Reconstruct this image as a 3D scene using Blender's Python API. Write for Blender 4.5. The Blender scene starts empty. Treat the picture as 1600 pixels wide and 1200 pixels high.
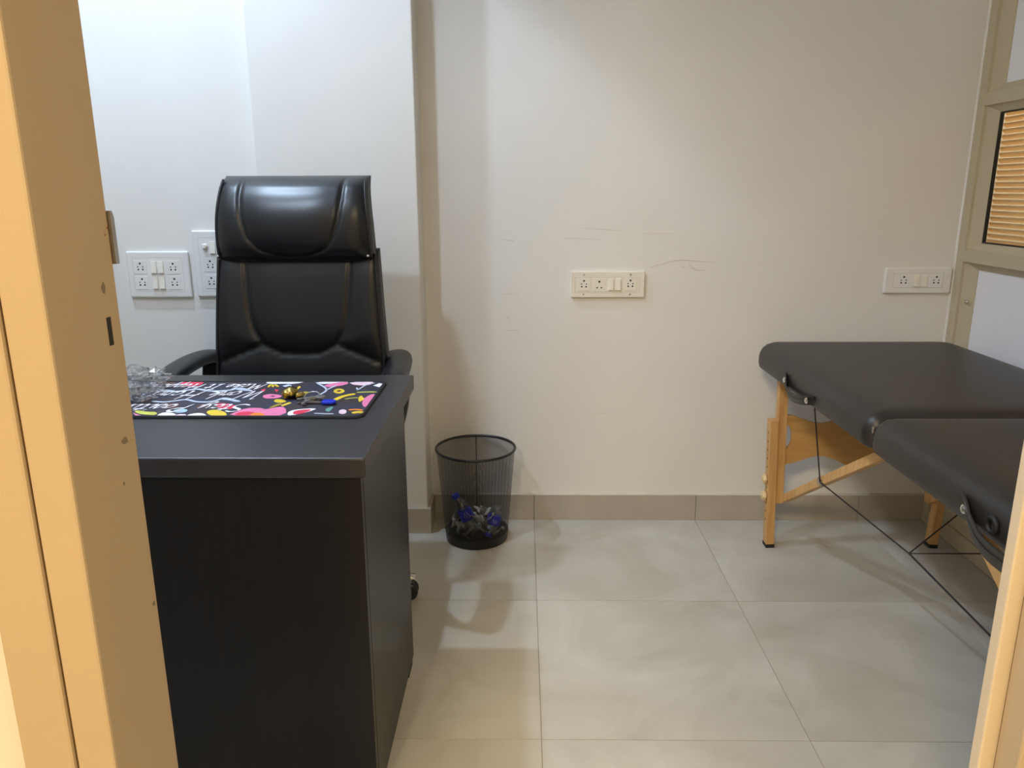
import bpy, bmesh, math, random
from mathutils import Vector, Matrix, noise
random.seed(7)
scene = bpy.context.scene
COL = scene.collection
PI = math.pi

# ------------------------------------------------------------------ camera
PITCH, YAW, ROLL, CAM_H, FPX = .2482, -.0146, -.0036, 1.1954, 1194.73
cam_data = bpy.data.cameras.new('camera')
cam_data.sensor_fit = 'HORIZONTAL'
cam_data.sensor_width = 36.0
cam_data.lens = FPX / 1600 * 36
cam_data.clip_start = .02
cam = bpy.data.objects.new('camera', cam_data)
COL.objects.link(cam)
fwd = Vector((math.sin(YAW)*math.cos(PITCH), math.cos(YAW)*math.cos(PITCH), -math.sin(PITCH)))
rgt = Vector((math.cos(YAW), -math.sin(YAW), 0))
upv = rgt.cross(fwd)
r2 = math.cos(ROLL)*rgt + math.sin(ROLL)*upv
u2 = -math.sin(ROLL)*rgt + math.cos(ROLL)*upv
cam.matrix_world = Matrix(((r2.x, u2.x, -fwd.x, 0), (r2.y, u2.y, -fwd.y, 0), (r2.z, u2.z, -fwd.z, CAM_H), (0, 0, 0, 1)))
scene.camera = cam

# ------------------------------------------------------------------ world, exposure
world = bpy.data.worlds.new('world')
scene.world = world
world.use_nodes = True
world.node_tree.nodes['Background'].inputs[0].default_value = (.9, .95, 1, 1)
world.node_tree.nodes['Background'].inputs[1].default_value = .05
scene.view_settings.view_transform = 'Standard'
scene.view_settings.look = 'None'
scene.view_settings.gamma = 1.0
scene.view_settings.use_curve_mapping = False
scene.view_settings.exposure = 0.26

# lamps of the place: two recessed ceiling downlights in the room, one ceiling panel in the hall; plus an added fill panel
REAR_LAMP, FRONT_LAMP, HALL_LAMP = (-1.22, 2.08, 2.885), (-1.08, 1.02, 2.885), (.70, -.40, 2.57)
REAR_WATT, FRONT_WATT, HALL_WATT, FILL_WATT, NEXT_WATT = 84, 102, 18, 102, 50
FILL_LAMP = (-.85, -1.5, 2.57)  # unseen warm fill panel, added to brighten the right half of the room
COOL = (.60, .77, 1.0)
COOL_FRONT = (.66, .79, 1.0)
WARM = (1.0, .80, .50)

def spot(name, loc, watt, colour, size_deg, blend, radius):
    l = bpy.data.lights.new(name, 'SPOT')
    l.energy = watt; l.color = colour; l.spot_size = math.radians(size_deg); l.spot_blend = blend; l.shadow_soft_size = radius
    o = bpy.data.objects.new(name, l); o.location = loc
    COL.objects.link(o)
    return o
spot('rear_lamp_light', REAR_LAMP, REAR_WATT, COOL, 106, .18, .035)
spot('front_lamp_light', FRONT_LAMP, FRONT_WATT, COOL_FRONT, 138, .38, .08)
for nm, loc, w in (('hall_lamp_light', HALL_LAMP, HALL_WATT), ('hall_fill_light', FILL_LAMP, FILL_WATT)):
    ld = bpy.data.lights.new(nm, 'AREA')
    ld.energy = w; ld.color = WARM; ld.shape = 'SQUARE'; ld.size = .6
    lo = bpy.data.objects.new(nm, ld); lo.location = loc
    COL.objects.link(lo)
NEXT_LAMP = (2.35, 2.0, 2.40)
ld = bpy.data.lights.new('next_room_light', 'POINT')
ld.energy = NEXT_WATT; ld.color = (1.0, .86, .68); ld.shadow_soft_size = .09
lo = bpy.data.objects.new('next_room_light', ld); lo.location = NEXT_LAMP
COL.objects.link(lo)

# ------------------------------------------------------------------ materials
def srgb(r, g, b):
    f = lambda c: (c/255/12.92 if c/255 <= .04045 else ((c/255+.055)/1.055)**2.4)
    return (f(r), f(g), f(b), 1)

def mat(name, col, rough=.5, metal=0, var=.0, vscale=8, bump=0, bscale=200, spec=.5, col2=None, coat=0, stretch=None, detail=3):
    m = bpy.data.materials.new(name); m.use_nodes = True
    nt = m.node_tree; N = nt.nodes; Lk = nt.links
    b = N['Principled BSDF']
    b.inputs['Roughness'].default_value = rough
    b.inputs['Metallic'].default_value = metal
    b.inputs['Specular IOR Level'].default_value = spec
    b.inputs['Coat Weight'].default_value = coat
    b.inputs['Coat Roughness'].default_value = .2
    b.inputs['Base Color'].default_value = col
    tc = N.new('ShaderNodeTexCoord'); mp = N.new('ShaderNodeMapping')
    Lk.new(tc.outputs['Object'], mp.inputs[0])
    if stretch: mp.inputs['Scale'].default_value = stretch
    if var or col2:
        nz = N.new('ShaderNodeTexNoise'); nz.inputs['Scale'].default_value = vscale; nz.inputs['Detail'].default_value = detail
        Lk.new(mp.outputs[0], nz.inputs['Vector'])
        rp = N.new('ShaderNodeValToRGB')
        c2 = col2 or tuple(c*(1-var) for c in col[:3])+(1,)
        rp.color_ramp.elements[0].color = c2; rp.color_ramp.elements[1].color = col
        rp.color_ramp.elements[0].position = .32; rp.color_ramp.elements[1].position = .68
        Lk.new(nz.outputs['Fac'], rp.inputs[0]); Lk.new(rp.outputs[0], b.inputs['Base Color'])
    if bump:
        n2 = N.new('ShaderNodeTexNoise'); n2.inputs['Scale'].default_value = bscale; n2.inputs['Detail'].default_value = 4
        Lk.new(tc.outputs['Object'], n2.inputs['Vector'])
        bp = N.new('ShaderNodeBump'); bp.inputs['Strength'].default_value = bump; bp.inputs['Distance'].default_value = .002
        Lk.new(n2.outputs['Fac'], bp.inputs['Height']); Lk.new(bp.outputs[0], b.inputs['Normal'])
    return m

M = {}
M['wall'] = mat('wall_paint_cream', (.80, .785, .745, 1), .5, var=.03, vscale=3, bump=.22, bscale=35, spec=.35)
M['ceiling'] = mat('ceiling_white', (.8, .8, .78, 1), .8)
M['grout'] = mat('grout', srgb(150, 138, 118), .8)
M['skirting'] = mat('skirting_tile', srgb(182, 174, 160), .45, var=.12, vscale=9, bump=.1, bscale=60)
M['filler'] = mat('wall_filler', srgb(205, 198, 184), .8, bump=.4, bscale=120)
M['jamb'] = mat('jamb_ochre_paint', srgb(178, 158, 128), .5, var=.05, vscale=4, bump=.12, bscale=120)
M['jamb_lit'] = mat('jamb_lit_edge', srgb(206, 190, 164), .45, var=.05, vscale=6, bump=.1, bscale=120)  # lighter copy of the jamb paint: hall light on the stop painted in
M['gap'] = mat('joint_gap', srgb(90, 58, 28), .9)
M['hall_wall'] = mat('hall_wall_cream', srgb(214, 207, 194), .6, bump=.1, bscale=60)
M['aluminium'] = mat('beige_aluminium', srgb(196, 184, 156), .42, var=.03, vscale=30, spec=.5)
M['laminate'] = mat('white_laminate', srgb(244, 246, 254), .35, bump=.04, bscale=250)
M['rubber'] = mat('black_rubber', (.012, .012, .012, 1), .6)
M['blind'] = mat('blind_cream', srgb(244, 218, 168), .55)
M['plastic_white'] = mat('white_plastic', srgb(232, 231, 228), .32)
M['plastic_ivory'] = mat('ivory_plastic', srgb(236, 230, 216), .3)
M['hole'] = mat('pin_hole_dark', (.012, .010, .008, 1), .7)
M['leather'] = mat('black_leather', (.007, .008, .010, 1), .34, bump=.12, bscale=420, spec=.55)
M['piping'] = mat('black_piping', (.018, .018, .02, 1), .42, spec=.4)
M['black_plastic'] = mat('black_plastic', (.014, .014, .015, 1), .4)
M['chrome'] = mat('chrome', (.8, .8, .8, 1), .12, metal=1)
M['steel'] = mat('dull_steel', (.45, .44, .42, 1), .38, metal=1)
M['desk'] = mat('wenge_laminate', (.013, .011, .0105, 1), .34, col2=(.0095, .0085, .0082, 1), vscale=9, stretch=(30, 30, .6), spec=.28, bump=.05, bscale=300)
M['desk_top'] = mat('wenge_laminate_sheen', (.030, .0275, .029, 1), .42, col2=(.022, .020, .021, 1), vscale=9, stretch=(.6, 30, 30), spec=.55, bump=.05, bscale=300)  # desk laminate made lighter, the top's sheen is put into the colour
M['vinyl'] = mat('black_vinyl', (.026, .0225, .0195, 1), .42, bump=.10, bscale=300, spec=.5, var=.2, vscale=6)
M['wood'] = mat('beech_wood', srgb(212, 168, 108), .45, col2=srgb(192, 144, 84), vscale=5, stretch=(10, 10, 1.2), detail=5)
M['plywood'] = mat('beech_plywood', srgb(204, 158, 94), .45, col2=srgb(192, 144, 80), vscale=6, stretch=(1.2, 10, 12), detail=5)
M['knob'] = mat('pale_wood_knob', srgb(226, 200, 150), .5)
M['rope'] = mat('dark_cord', (.012, .008, .01, 1), .6)
M['bin_wire'] = mat('black_enamel', (.010, .010, .011, 1), .35)
M['chip'] = mat('bare_metal_chip', srgb(120, 110, 95), .6)
M['brown_dot'] = mat('rust_dot', srgb(140, 78, 34), .7)
M['scuff'] = mat('scuff', srgb(196, 182, 160), .8)
M['blue'] = mat('blue_plastic', (.01, .03, .62, 1), .35)
M['brass'] = mat('brass', (.50, .36, .10, 1), .28, metal=1, var=.5, vscale=60)
M['scrap'] = mat('crumpled_scrap', srgb(205, 203, 190), .35, var=.35, vscale=20)
M['scrap_dark'] = mat('crumpled_scrap_dark', srgb(130, 126, 112), .4, var=.4, vscale=20)
M['label_white'] = mat('label_white', (.75, .78, .85, 1), .5)
M['mat_edge'] = mat('mat_black_rubber', (.012, .012, .014, 1), .7, bump=.3, bscale=500)
M['mat_print'] = mat('mat_navy_print', srgb(38, 46, 72), .62, col2=srgb(56, 40, 40), vscale=14, detail=4)
for n, c in dict(red=(228, 52, 84), brown=(100, 56, 44), pale=(205, 218, 238), lime=(206, 208, 84), white=(246, 242, 246), blush=(244, 214, 226),
                 sky=(172, 212, 232), yellow=(236, 204, 44), pink=(240, 128, 176), orange=(246, 140, 44), navy=(26, 28, 46), olive=(176, 150, 40), teal=(98, 160, 146)).items():
    M['print_'+n] = mat('print_'+n, srgb(*c), .62, var=.12, vscale=40)

def tile_material():
    m = bpy.data.materials.new('floor_tile_stone'); m.use_nodes = True
    nt = m.node_tree; N = nt.nodes; Lk = nt.links; b = N['Principled BSDF']
    tc = N.new('ShaderNodeTexCoord'); oi = N.new('ShaderNodeObjectInfo')
    add = N.new('ShaderNodeVectorMath'); add.operation = 'ADD'
    cmb = N.new('ShaderNodeCombineXYZ'); mul = N.new('ShaderNodeMath'); mul.operation = 'MULTIPLY'; mul.inputs[1].default_value = 37
    Lk.new(oi.outputs['Random'], mul.inputs[0]); Lk.new(mul.outputs[0], cmb.inputs[2])
    Lk.new(tc.outputs['Object'], add.inputs[0]); Lk.new(cmb.outputs[0], add.inputs[1])
    n1 = N.new('ShaderNodeTexNoise'); n1.inputs['Scale'].default_value = 3.2; n1.inputs['Detail'].default_value = 7; n1.inputs['Roughness'].default_value = .58
    n1.inputs['Distortion'].default_value = .7
    Lk.new(add.outputs[0], n1.inputs['Vector'])
    rp = N.new('ShaderNodeValToRGB')
    e = rp.color_ramp.elements
    e[0].position = .30; e[0].color = srgb(178, 172, 158)
    e[1].position = .70; e[1].color = srgb(204, 200, 189)
    Lk.new(n1.outputs['Fac'], rp.inputs[0]); Lk.new(rp.outputs[0], b.inputs['Base Color'])
    n2 = N.new('ShaderNodeTexNoise'); n2.inputs['Scale'].default_value = 14; n2.inputs['Detail'].default_value = 6
    Lk.new(add.outputs[0], n2.inputs['Vector'])
    mr = N.new('ShaderNodeMapRange'); mr.inputs[3].default_value = .36; mr.inputs[4].default_value = .5
    Lk.new(n2.outputs['Fac'], mr.inputs[0]); Lk.new(mr.outputs[0], b.inputs['Roughness'])
    b.inputs['Specular IOR Level'].default_value = .45
    bp = N.new('ShaderNodeBump'); bp.inputs['Strength'].default_value = .06; bp.inputs['Distance'].default_value = .002
    Lk.new(n2.outputs['Fac'], bp.inputs['Height']); Lk.new(bp.outputs[0], b.inputs['Normal'])
    return m
M['tile'] = tile_material()

def glassy(name, tint, gloss_rough, mixfac):
    m = bpy.data.materials.new(name); m.use_nodes = True
    nt = m.node_tree; N = nt.nodes; Lk = nt.links
    N.remove(N['Principled BSDF'])
    tr = N.new('ShaderNodeBsdfTransparent'); tr.inputs[0].default_value = tint
    gl = N.new('ShaderNodeBsdfGlossy'); gl.inputs['Roughness'].default_value = gloss_rough
    fr = N.new('ShaderNodeLayerWeight'); fr.inputs[0].default_value = .5
    pw = N.new('ShaderNodeMath'); pw.operation = 'POWER'; pw.inputs[1].default_value = 4.0; Lk.new(fr.outputs['Facing'], pw.inputs[0])
    ad = N.new('ShaderNodeMath'); ad.operation = 'ADD'; ad.inputs[1].default_value = mixfac; ad.use_clamp = True
    mx = N.new('ShaderNodeMixShader')
    Lk.new(pw.outputs[0], ad.inputs[0]); Lk.new(ad.outputs[0], mx.inputs[0])
    Lk.new(tr.outputs[0], mx.inputs[1]); Lk.new(gl.outputs[0], mx.inputs[2])
    Lk.new(mx.outputs[0], N['Material Output'].inputs[0])
    return m
M['glass'] = glassy('window_glass', (.93, .95, .93, 1), .02, .04)
M['bottle'] = glassy('clear_bottle_plastic', (.88, .91, .96, 1), .16, .20)
M['globe_glass'] = glassy('globe_glass', (.98, .96, .92, 1), .2, .02)
M['wrap'] = glassy('clear_crumpled_wrap', (.94, .94, .95, 1), .08, .19)

def bin_mesh_material():
    m = bpy.data.materials.new('black_wire_mesh'); m.use_nodes = True
    nt = m.node_tree; N = nt.nodes; Lk = nt.links
    b = N['Principled BSDF']; b.inputs['Base Color'].default_value = (.012, .012, .013, 1); b.inputs['Roughness'].default_value = .35
    uv = N.new('ShaderNodeUVMap'); sp = N.new('ShaderNodeSeparateXYZ'); Lk.new(uv.outputs[0], sp.inputs[0])
    def hole(sock, n, t):
        a = N.new('ShaderNodeMath'); a.operation = 'MULTIPLY'; a.inputs[1].default_value = n; Lk.new(sock, a.inputs[0])
        f = N.new('ShaderNodeMath'); f.operation = 'FRACT'; Lk.new(a.outputs[0], f.inputs[0])
        g = N.new('ShaderNodeMath'); g.operation = 'GREATER_THAN'; g.inputs[1].default_value = t; Lk.new(f.outputs[0], g.inputs[0])
        return g
    hu = hole(sp.outputs[0], 420, .25); hv = hole(sp.outputs[1], 170, .25)
    mu = N.new('ShaderNodeMath'); mu.operation = 'MULTIPLY'; Lk.new(hu.outputs[0], mu.inputs[0]); Lk.new(hv.outputs[0], mu.inputs[1])
    tr = N.new('ShaderNodeBsdfTransparent'); mx = N.new('ShaderNodeMixShader')
    Lk.new(mu.outputs[0], mx.inputs[0]); Lk.new(b.outputs[0], mx.inputs[1]); Lk.new(tr.outputs[0], mx.inputs[2])
    Lk.new(mx.outputs[0], N['Material Output'].inputs[0])
    return m
M['bin_mesh'] = bin_mesh_material()
def translucent(name, col):
    m = bpy.data.materials.new(name); m.use_nodes = True
    nt = m.node_tree; N = nt.nodes; Lk = nt.links; b = N['Principled BSDF']
    b.inputs['Base Color'].default_value = col; b.inputs['Roughness'].default_value = .5
    tr = N.new('ShaderNodeBsdfTranslucent'); tr.inputs[0].default_value = col; mx = N.new('ShaderNodeMixShader'); mx.inputs[0].default_value = .45
    Lk.new(b.outputs[0], mx.inputs[1]); Lk.new(tr.outputs[0], mx.inputs[2]); Lk.new(mx.outputs[0], N['Material Output'].inputs[0])
    return m
M['blind'] = translucent('blind_cream_slat', srgb(246, 222, 176))
def emit(name, col, s):
    m = bpy.data.materials.new(name); m.use_nodes = True
    b = m.node_tree.nodes['Principled BSDF']
    b.inputs['Emission Color'].default_value = col; b.inputs['Emission Strength'].default_value = s
    return m
M['lens_cool'] = emit('lit_lens_cool', (.86, .94, 1, 1), 8)
M['lens_warm'] = emit('lit_lens_warm', (1, .80, .52, 1), 4)

# ------------------------------------------------------------------ helpers
class MB:
    def __init__(s): s.v = []; s.f = []; s.uv = None
    def add(s, vs, fs):
        n = len(s.v); s.v += [tuple(v) for v in vs]; s.f += [tuple(i+n for i in f) for f in fs]; return s
    def box(s, x0, x1, y0, y1, z0, z1):
        x0, x1 = sorted((x0, x1)); y0, y1 = sorted((y0, y1)); z0, z1 = sorted((z0, z1))
        return s.add([(x0,y0,z0),(x1,y0,z0),(x1,y1,z0),(x0,y1,z0),(x0,y0,z1),(x1,y0,z1),(x1,y1,z1),(x0,y1,z1)],
              [(0,3,2,1),(4,5,6,7),(0,1,5,4),(1,2,6,5),(2,3,7,6),(3,0,4,7)])
    def bar(s, a, b, w, h, up=(0,0,1)):
        a = Vector(a); b = Vector(b); d = (b-a).normalized(); sx = d.cross(Vector(up)).normalized(); sy = sx.cross(d)
        vs = [p + sx*w/2*i + sy*h/2*j for p in (a, b) for i, j in ((-1,-1),(1,-1),(1,1),(-1,1))]
        return s.add(vs, [(0,1,2,3),(7,6,5,4),(0,4,5,1),(1,5,6,2),(2,6,7,3),(3,7,4,0)])
    def tube(s, pts, r, n=8, closed=False, cap=True):
        pts = [Vector(p) for p in pts]; rs = r if isinstance(r, (list, tuple)) else [r]*len(pts)
        m = len(pts); ref = None; rings = []
        for i, p in enumerate(pts):
            if closed: t = (pts[(i+1) % m]-pts[i-1]).normalized()
            else: t = (pts[min(i+1, m-1)]-pts[max(i-1, 0)]).normalized()
            if ref is None:
                ref = Vector((0,0,1)) if abs(t.z) < .9 else Vector((1,0,0))
            a = (ref - t*ref.dot(t)).normalized(); b = t.cross(a); ref = a
            rings.append([p + (a*math.cos(2*PI*k/n)+b*math.sin(2*PI*k/n))*rs[i] for k in range(n)])
        vs = [v for rg in rings for v in rg]; fs = []
        for i in range(m if closed else m-1):
            j = (i+1) % m
            for k in range(n): fs.append((i*n+k, i*n+(k+1) % n, j*n+(k+1) % n, j*n+k))
        if not closed and cap: fs += [tuple(range(n-1, -1, -1)), tuple((m-1)*n+k for k in range(n))]
        return s.add(vs, fs)
    def ribbon(s, pts, w, t, side):
        """flat strap: w across 'side', t thick"""
        pts = [Vector(p) for p in pts]; m = len(pts); vs = []; fs = []
        for i, p in enumerate(pts):
            tg = (pts[min(i+1, m-1)]-pts[max(i-1, 0)]).normalized()
            sd = Vector(side[i] if isinstance(side, list) else side); sd = (sd-tg*sd.dot(tg)).normalized(); nn = tg.cross(sd)
            ww = w[i] if isinstance(w, list) else w
            vs += [p+sd*ww/2*a+nn*t/2*b for a, b in ((-1,-1),(1,-1),(1,1),(-1,1))]
        for i in range(m-1):
            for k in range(4): fs.append((i*4+k, i*4+(k+1) % 4, i*4+4+(k+1) % 4, i*4+4+k))
        fs += [(3,2,1,0), tuple((m-1)*4+k for k in range(4))]
        return s.add(vs, fs)
    def lathe(s, prof, n=32, c=(0,0,0), close=True):
        vs = []; fs = []
        for r, z in prof:
            for k in range(n): vs.append((c[0]+r*math.cos(2*PI*k/n), c[1]+r*math.sin(2*PI*k/n), c[2]+z))
        m = len(prof)
        for i in range(m-1):
            for k in range(n): fs.append((i*n+k, i*n+(k+1) % n, (i+1)*n+(k+1) % n, (i+1)*n+k))
        if close: fs += [tuple(range(n-1, -1, -1)), tuple((m-1)*n+k for k in range(n))]
        return s.add(vs, fs)
    def prism(s, poly, a, b, axis=2):
        """extrude 2-D polygon along axis from a to b"""
        def P(p, h):
            return (h, p[0], p[1]) if axis == 0 else (p[0], h, p[1]) if axis == 1 else (p[0], p[1], h)
        n = len(poly)
        vs = [P(p, a) for p in poly]+[P(p, b) for p in poly]
        fs = [tuple(range(n-1, -1, -1)), tuple(range(n, 2*n))]+[(i, (i+1) % n, n+(i+1) % n, n+i) for i in range(n)]
        return s.add(vs, fs)
    def build(s, name, material, parent=None, smooth=False, bevel=0, world=True, seg=2):
        me = bpy.data.meshes.new(name); off = Vector((0,0,0))
        if parent is not None and world:
            p = parent
            while p is not None: off += p.location; p = p.parent
        me.from_pydata([Vector(v)-off for v in s.v], [], s.f); me.update()
        bm = bmesh.new(); bm.from_mesh(me); bmesh.ops.recalc_face_normals(bm, faces=bm.faces[:]); bm.to_mesh(me); bm.free()
        if s.uv:
            ul = me.uv_layers.new(name='UVMap')
            for l in me.loops: ul.data[l.index].uv = s.uv[l.vertex_index]
        if smooth:
            me.polygons.foreach_set('use_smooth', [True]*len(me.polygons))
            if smooth == 'auto': me.set_sharp_from_angle(angle=math.radians(40))
        me.materials.append(M[material] if isinstance(material, str) else material)
        o = bpy.data.objects.new(name, me); COL.objects.link(o)
        if parent is not None: o.parent = parent
        if bevel:
            md = o.modifiers.new('bevel', 'BEVEL'); md.width = bevel; md.segments = seg; md.limit_method = 'ANGLE'; md.angle_limit = math.radians(40)
        return o

def tag(o, label, cat, group=None):
    o['label'] = label; o['category'] = cat
    if group: o['group'] = group
    return o
def thing(name, label, cat, loc=(0,0,0), group=None, rot=None):
    o = bpy.data.objects.new(name, None); o.empty_display_size = .05; COL.objects.link(o); o.location = loc
    if rot: o.rotation_euler = rot
    return tag(o, label, cat, group)
def structure(o): o['kind'] = 'structure'; return o
def struct_empty(name, loc=(0,0,0)):
    o = bpy.data.objects.new(name, None); COL.objects.link(o); o.location = loc; return structure(o)
def rrect(x0, x1, y0, y1, r, n=8):
    out = []; rs = r if isinstance(r, (list, tuple)) else [r]*4
    for q, (sx, sy, a0) in enumerate(((1, 1, 0), (0, 1, PI/2), (0, 0, PI), (1, 0, 1.5*PI))):
        r = rs[q]; cx = x1-r if sx else x0+r; cy = y1-r if sy else y0+r
        for k in range(n+1):
            a = a0+PI/2*k/n; out.append((cx+r*math.cos(a), cy+r*math.sin(a)))
    return out
def catmull(pts, n=8):
    pts = [Vector(p) for p in pts]; out = []
    for i in range(len(pts)-1):
        p0, p1, p2, p3 = pts[max(i-1, 0)], pts[i], pts[i+1], pts[min(i+2, len(pts)-1)]
        for k in range(n):
            t = k/n
            out.append(.5*((2*p1)+(p2-p0)*t+(2*p0-5*p1+4*p2-p3)*t*t+(3*p1-p0-3*p2+p3)*t**3))
    return out+[pts[-1]]

# ================================================================== the setting
XL, XR, YB, YF, ZC, ZH = -1.40, 1.48, 2.66, .735, 2.90, 2.60
COLX0, COLX1, YCOL, YLEFT = -.858, -.34, 2.54, 2.58

floor = structure(MB().box(-2.0, 3.3, -4.0, 2.8, -.06, -.0015).build('floor', 'grout'))
full_tile = {}
def tile(x0, x1, y0, y1):
    key = (round(x1-x0, 4), round(y1-y0, 4)); cx, cy = (x0+x1)/2, (y0+y1)/2
    if key not in full_tile:
        full_tile[key] = MB().box(-key[0]/2, key[0]/2, -key[1]/2, key[1]/2, -.008, 0).build('tile', 'tile', bevel=0)
        o = full_tile[key]
    else:
        o = full_tile[key].copy(); COL.objects.link(o)
    o.parent = floor; o.location = (cx, cy, 0)
gx = [-1.758+.6*k for k in range(7)]; gy = [.269+.6*k for k in range(5)]
for i in range(6):
    for j in range(4):
        x0, x1 = max(gx[i], -1.40), min(gx[i+1], 1.48); y0, y1 = gy[j], min(gy[j+1], 2.66)
        if x1-x0 > .02 and y1-y0 > .02: tile(x0+.0009, x1-.0009, y0+.0009, y1-.0009)

structure(MB().box(-2.0, 3.3, .645, 2.8, ZC, ZC+.1).build('ceiling', 'ceiling'))
structure(MB().box(-2.0, 1.9, -4.0, .645, ZH, ZH+.1).build('ceiling_hall', 'ceiling'))
wall_back = structure(MB().prism([(-1.5, YLEFT), (COLX0, YLEFT), (COLX0, YCOL), (COLX1, YCOL), (COLX1, YB), (1.62, YB), (1.62, 2.8), (-1.5, 2.8)], 0, ZC).build('wall_back', 'wall', bevel=.004))
wall_left = structure(MB().box(-1.5, XL, .72, YLEFT, 0, ZC).build('wall_left', 'wall'))
# rough re-plastered edge of the left wall where it meets the back wall
mb = MB(); n = 60; prof = []
for k in range(n+1):
    z = .35+.8*k/n; a = .010+.008*noise.noise((z*22, 0, 1)); b = .016+.010*noise.noise((z*31, 4, 2))
    prof.append((z, a, b))
vs = []; fs = []
for z, a, b in prof: vs += [(XL, YLEFT-b*2, z), (XL+a*.6, YLEFT-b, z), (XL+a, YLEFT-.002, z), (XL+a, YLEFT, z), (XL, YLEFT, z)]
for k in range(n):
    for q in range(4): fs.append((k*5+q, k*5+q+1, k*5+5+q+1, k*5+5+q))
mb.add(vs, fs).build('plaster_edge', 'filler', wall_left, smooth=True)

# scuffs and hairline cracks on the back wall
SC = [[(.20, 1.070), (.236, 1.068), (.285, 1.064), (.334, 1.061)], [(.138, 1.036), (.20, 1.034), (.27, 1.030)], [(.41, 1.052), (.43, 1.049), (.465, 1.051), (.52, 1.049)],
      [(-.081, 1.033), (-.06, 1.031), (-.03, 1.027)], [(.437, .935), (.47, .946), (.51, .956), (.546, .961), (.60, .957), (.656, .952)], [(.545, .938), (.575, .934), (.60, .926), (.63, .925)],
      [(-.071, .843), (-.04, .845), (-.01, .848)], [(-.06, .769), (-.05, .758), (-.045, .74)], [(-.058, .716), (-.04, .717), (-.015, .717)], [(.25, .413), (.273, .414), (.30, .411)], [(.57, .948), (.585, .935), (.60, .925)]]
for pts in SC:
    p3 = [(x, YB-.0004, z) for x, z in pts]
    MB().ribbon(p3, [.0005+.0011*random.random() for _ in p3], .0006, (0, 0, 1)).build('scuff_mark', 'scuff', wall_back)

# front wall of the room with the doorway
structure(MB().prism([(-1.9, 0), (-.436, 0), (-.436, 2.32), (.606, 2.32), (.606, 0), (1.8, 0), (1.8, ZC), (-1.9, ZC)], .645, .722, axis=1).build('wall_front', 'hall_wall'))
structure(MB().box(-2.0, -1.9, -4.0, .7, 0, ZC).build('wall_hall_left', 'hall_wall'))
structure(MB().box(1.8, 1.9, -4.0, .72, 0, ZC).build('wall_hall_right', 'hall_wall'))
structure(MB().box(-2.0, 1.9, -4.1, -4.0, 0, ZC).build('wall_hall_rear', 'hall_wall'))

structure(MB().box(3.2, 3.3, .72, 2.8, 0, ZC).build('wall_next_room_far', 'hall_wall'))
structure(MB().box(1.622, 3.2, 2.7, 2.8, 0, ZC).build('wall_next_room_back', 'hall_wall'))
structure(MB().box(1.9, 3.2, .62, .72, 0, ZC).build('wall_next_room_front', 'hall_wall'))
# door frame
door = struct_empty('door_1', (-.41, .68, 0))
jl = MB().box(-.43, -.393, .62, .735, 0, 2.28).build('frame_jamb', 'jamb', door, bevel=.0025)
MB().box(-.433, -.43, .625, .70, 0, 2.28).build('joint', 'gap', door)
MB().box(-.483, -.433, .62, .64, 0, 2.32).build('architrave', 'jamb', door, bevel=.003)
sl = MB().box(-.3945, -.3927, .709, .7165, 1.053, 1.080).build('strike_hole', 'hole', jl); sl['label'] = 'dark bolt hole in the frame'
kp = MB().prism([(.7355, 1.128), (.742, 1.128), (.742, 1.172), (.739, 1.178), (.7355, 1.178)], -.410, -.3906, axis=0).build('strike_plate', 'steel', jl); kp['label'] = 'dull steel keeper plate'
def chip(name, y, z, ry, rz, m, seed):
    random.seed(seed)
    poly = [(y+ry*math.cos(a)*(.6+.6*random.random()), z+rz*math.sin(a)*(.6+.6*random.random())) for a in [2*PI*k/9 for k in range(9)]]
    MB().prism(poly, -.3932, -.3927, axis=0).build(name, m, jl)
CH = [(.711,1.108,.004,.005,'chip'),(.713,.957,.006,.004,'chip'),(.701,.916,.0015,.003,'chip'),(.732,1.162,.0012,.0016,'brown_dot'),(.726,1.156,.001,.001,'brown_dot'),(.727,.770,.003,.003,'chip')]
for k, (y, z, ry, rz, m) in enumerate(CH): chip('paint_chip', y, z, ry, rz, m, 50+k)
MB().box(.512, .60, .735, .752, 0, 2.28).build('frame_stop', 'jamb_lit', door, bevel=.002)
MB().box(.5272, .605, .696, .7335, 0, 2.28).build('frame_jamb', 'jamb', door, bevel=.0025)
MB().box(.529, .56, .7335, .735, 0, 2.28).build('joint', 'gap', door)
MB().box(-.43, .60, .66, .735, 2.28, 2.32).build('frame_head', 'jamb', door)

# skirting tiles
def skirting(name, pieces, parent_loc):
    s = struct_empty(name, parent_loc)
    for b in pieces: MB().box(*b).build('skirting_tile', 'skirting', s, bevel=.001)
    return s
cuts = [COLX1+.012, .042, .642, 1.242, XR]
sk = skirting('baseboard_back', [(a+.0008, b-.0008, YB-.011, YB, 0, .100) for a, b in zip(cuts, cuts[1:])], (.5, YB, 0))
vs = []; fs = []; n = 120
for k in range(n+1):
    x = cuts[0]+(XR-cuts[0])*k/n; h = .0035+.002*noise.noise((x*16, 3, 0)); d = .0105+.0015*noise.noise((x*20, 9, 0))
    vs += [(x, YB-d, .0995), (x, YB-d*.8, .100+h), (x, YB, .100+h)]
for k in range(n): fs += [(k*3, k*3+1, k*3+4, k*3+3), (k*3+1, k*3+2, k*3+5, k*3+4)]
MB().add(vs, fs).build('filler_bead', 'filler', sk, smooth=True)
skirting('baseboard_column', [(COLX0, COLX1+.0115, YCOL-.011, YCOL, 0, .095), (COLX1, COLX1+.0115, YCOL+.0008, YB, 0, .097)], (COLX1, YCOL, 0))
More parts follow.
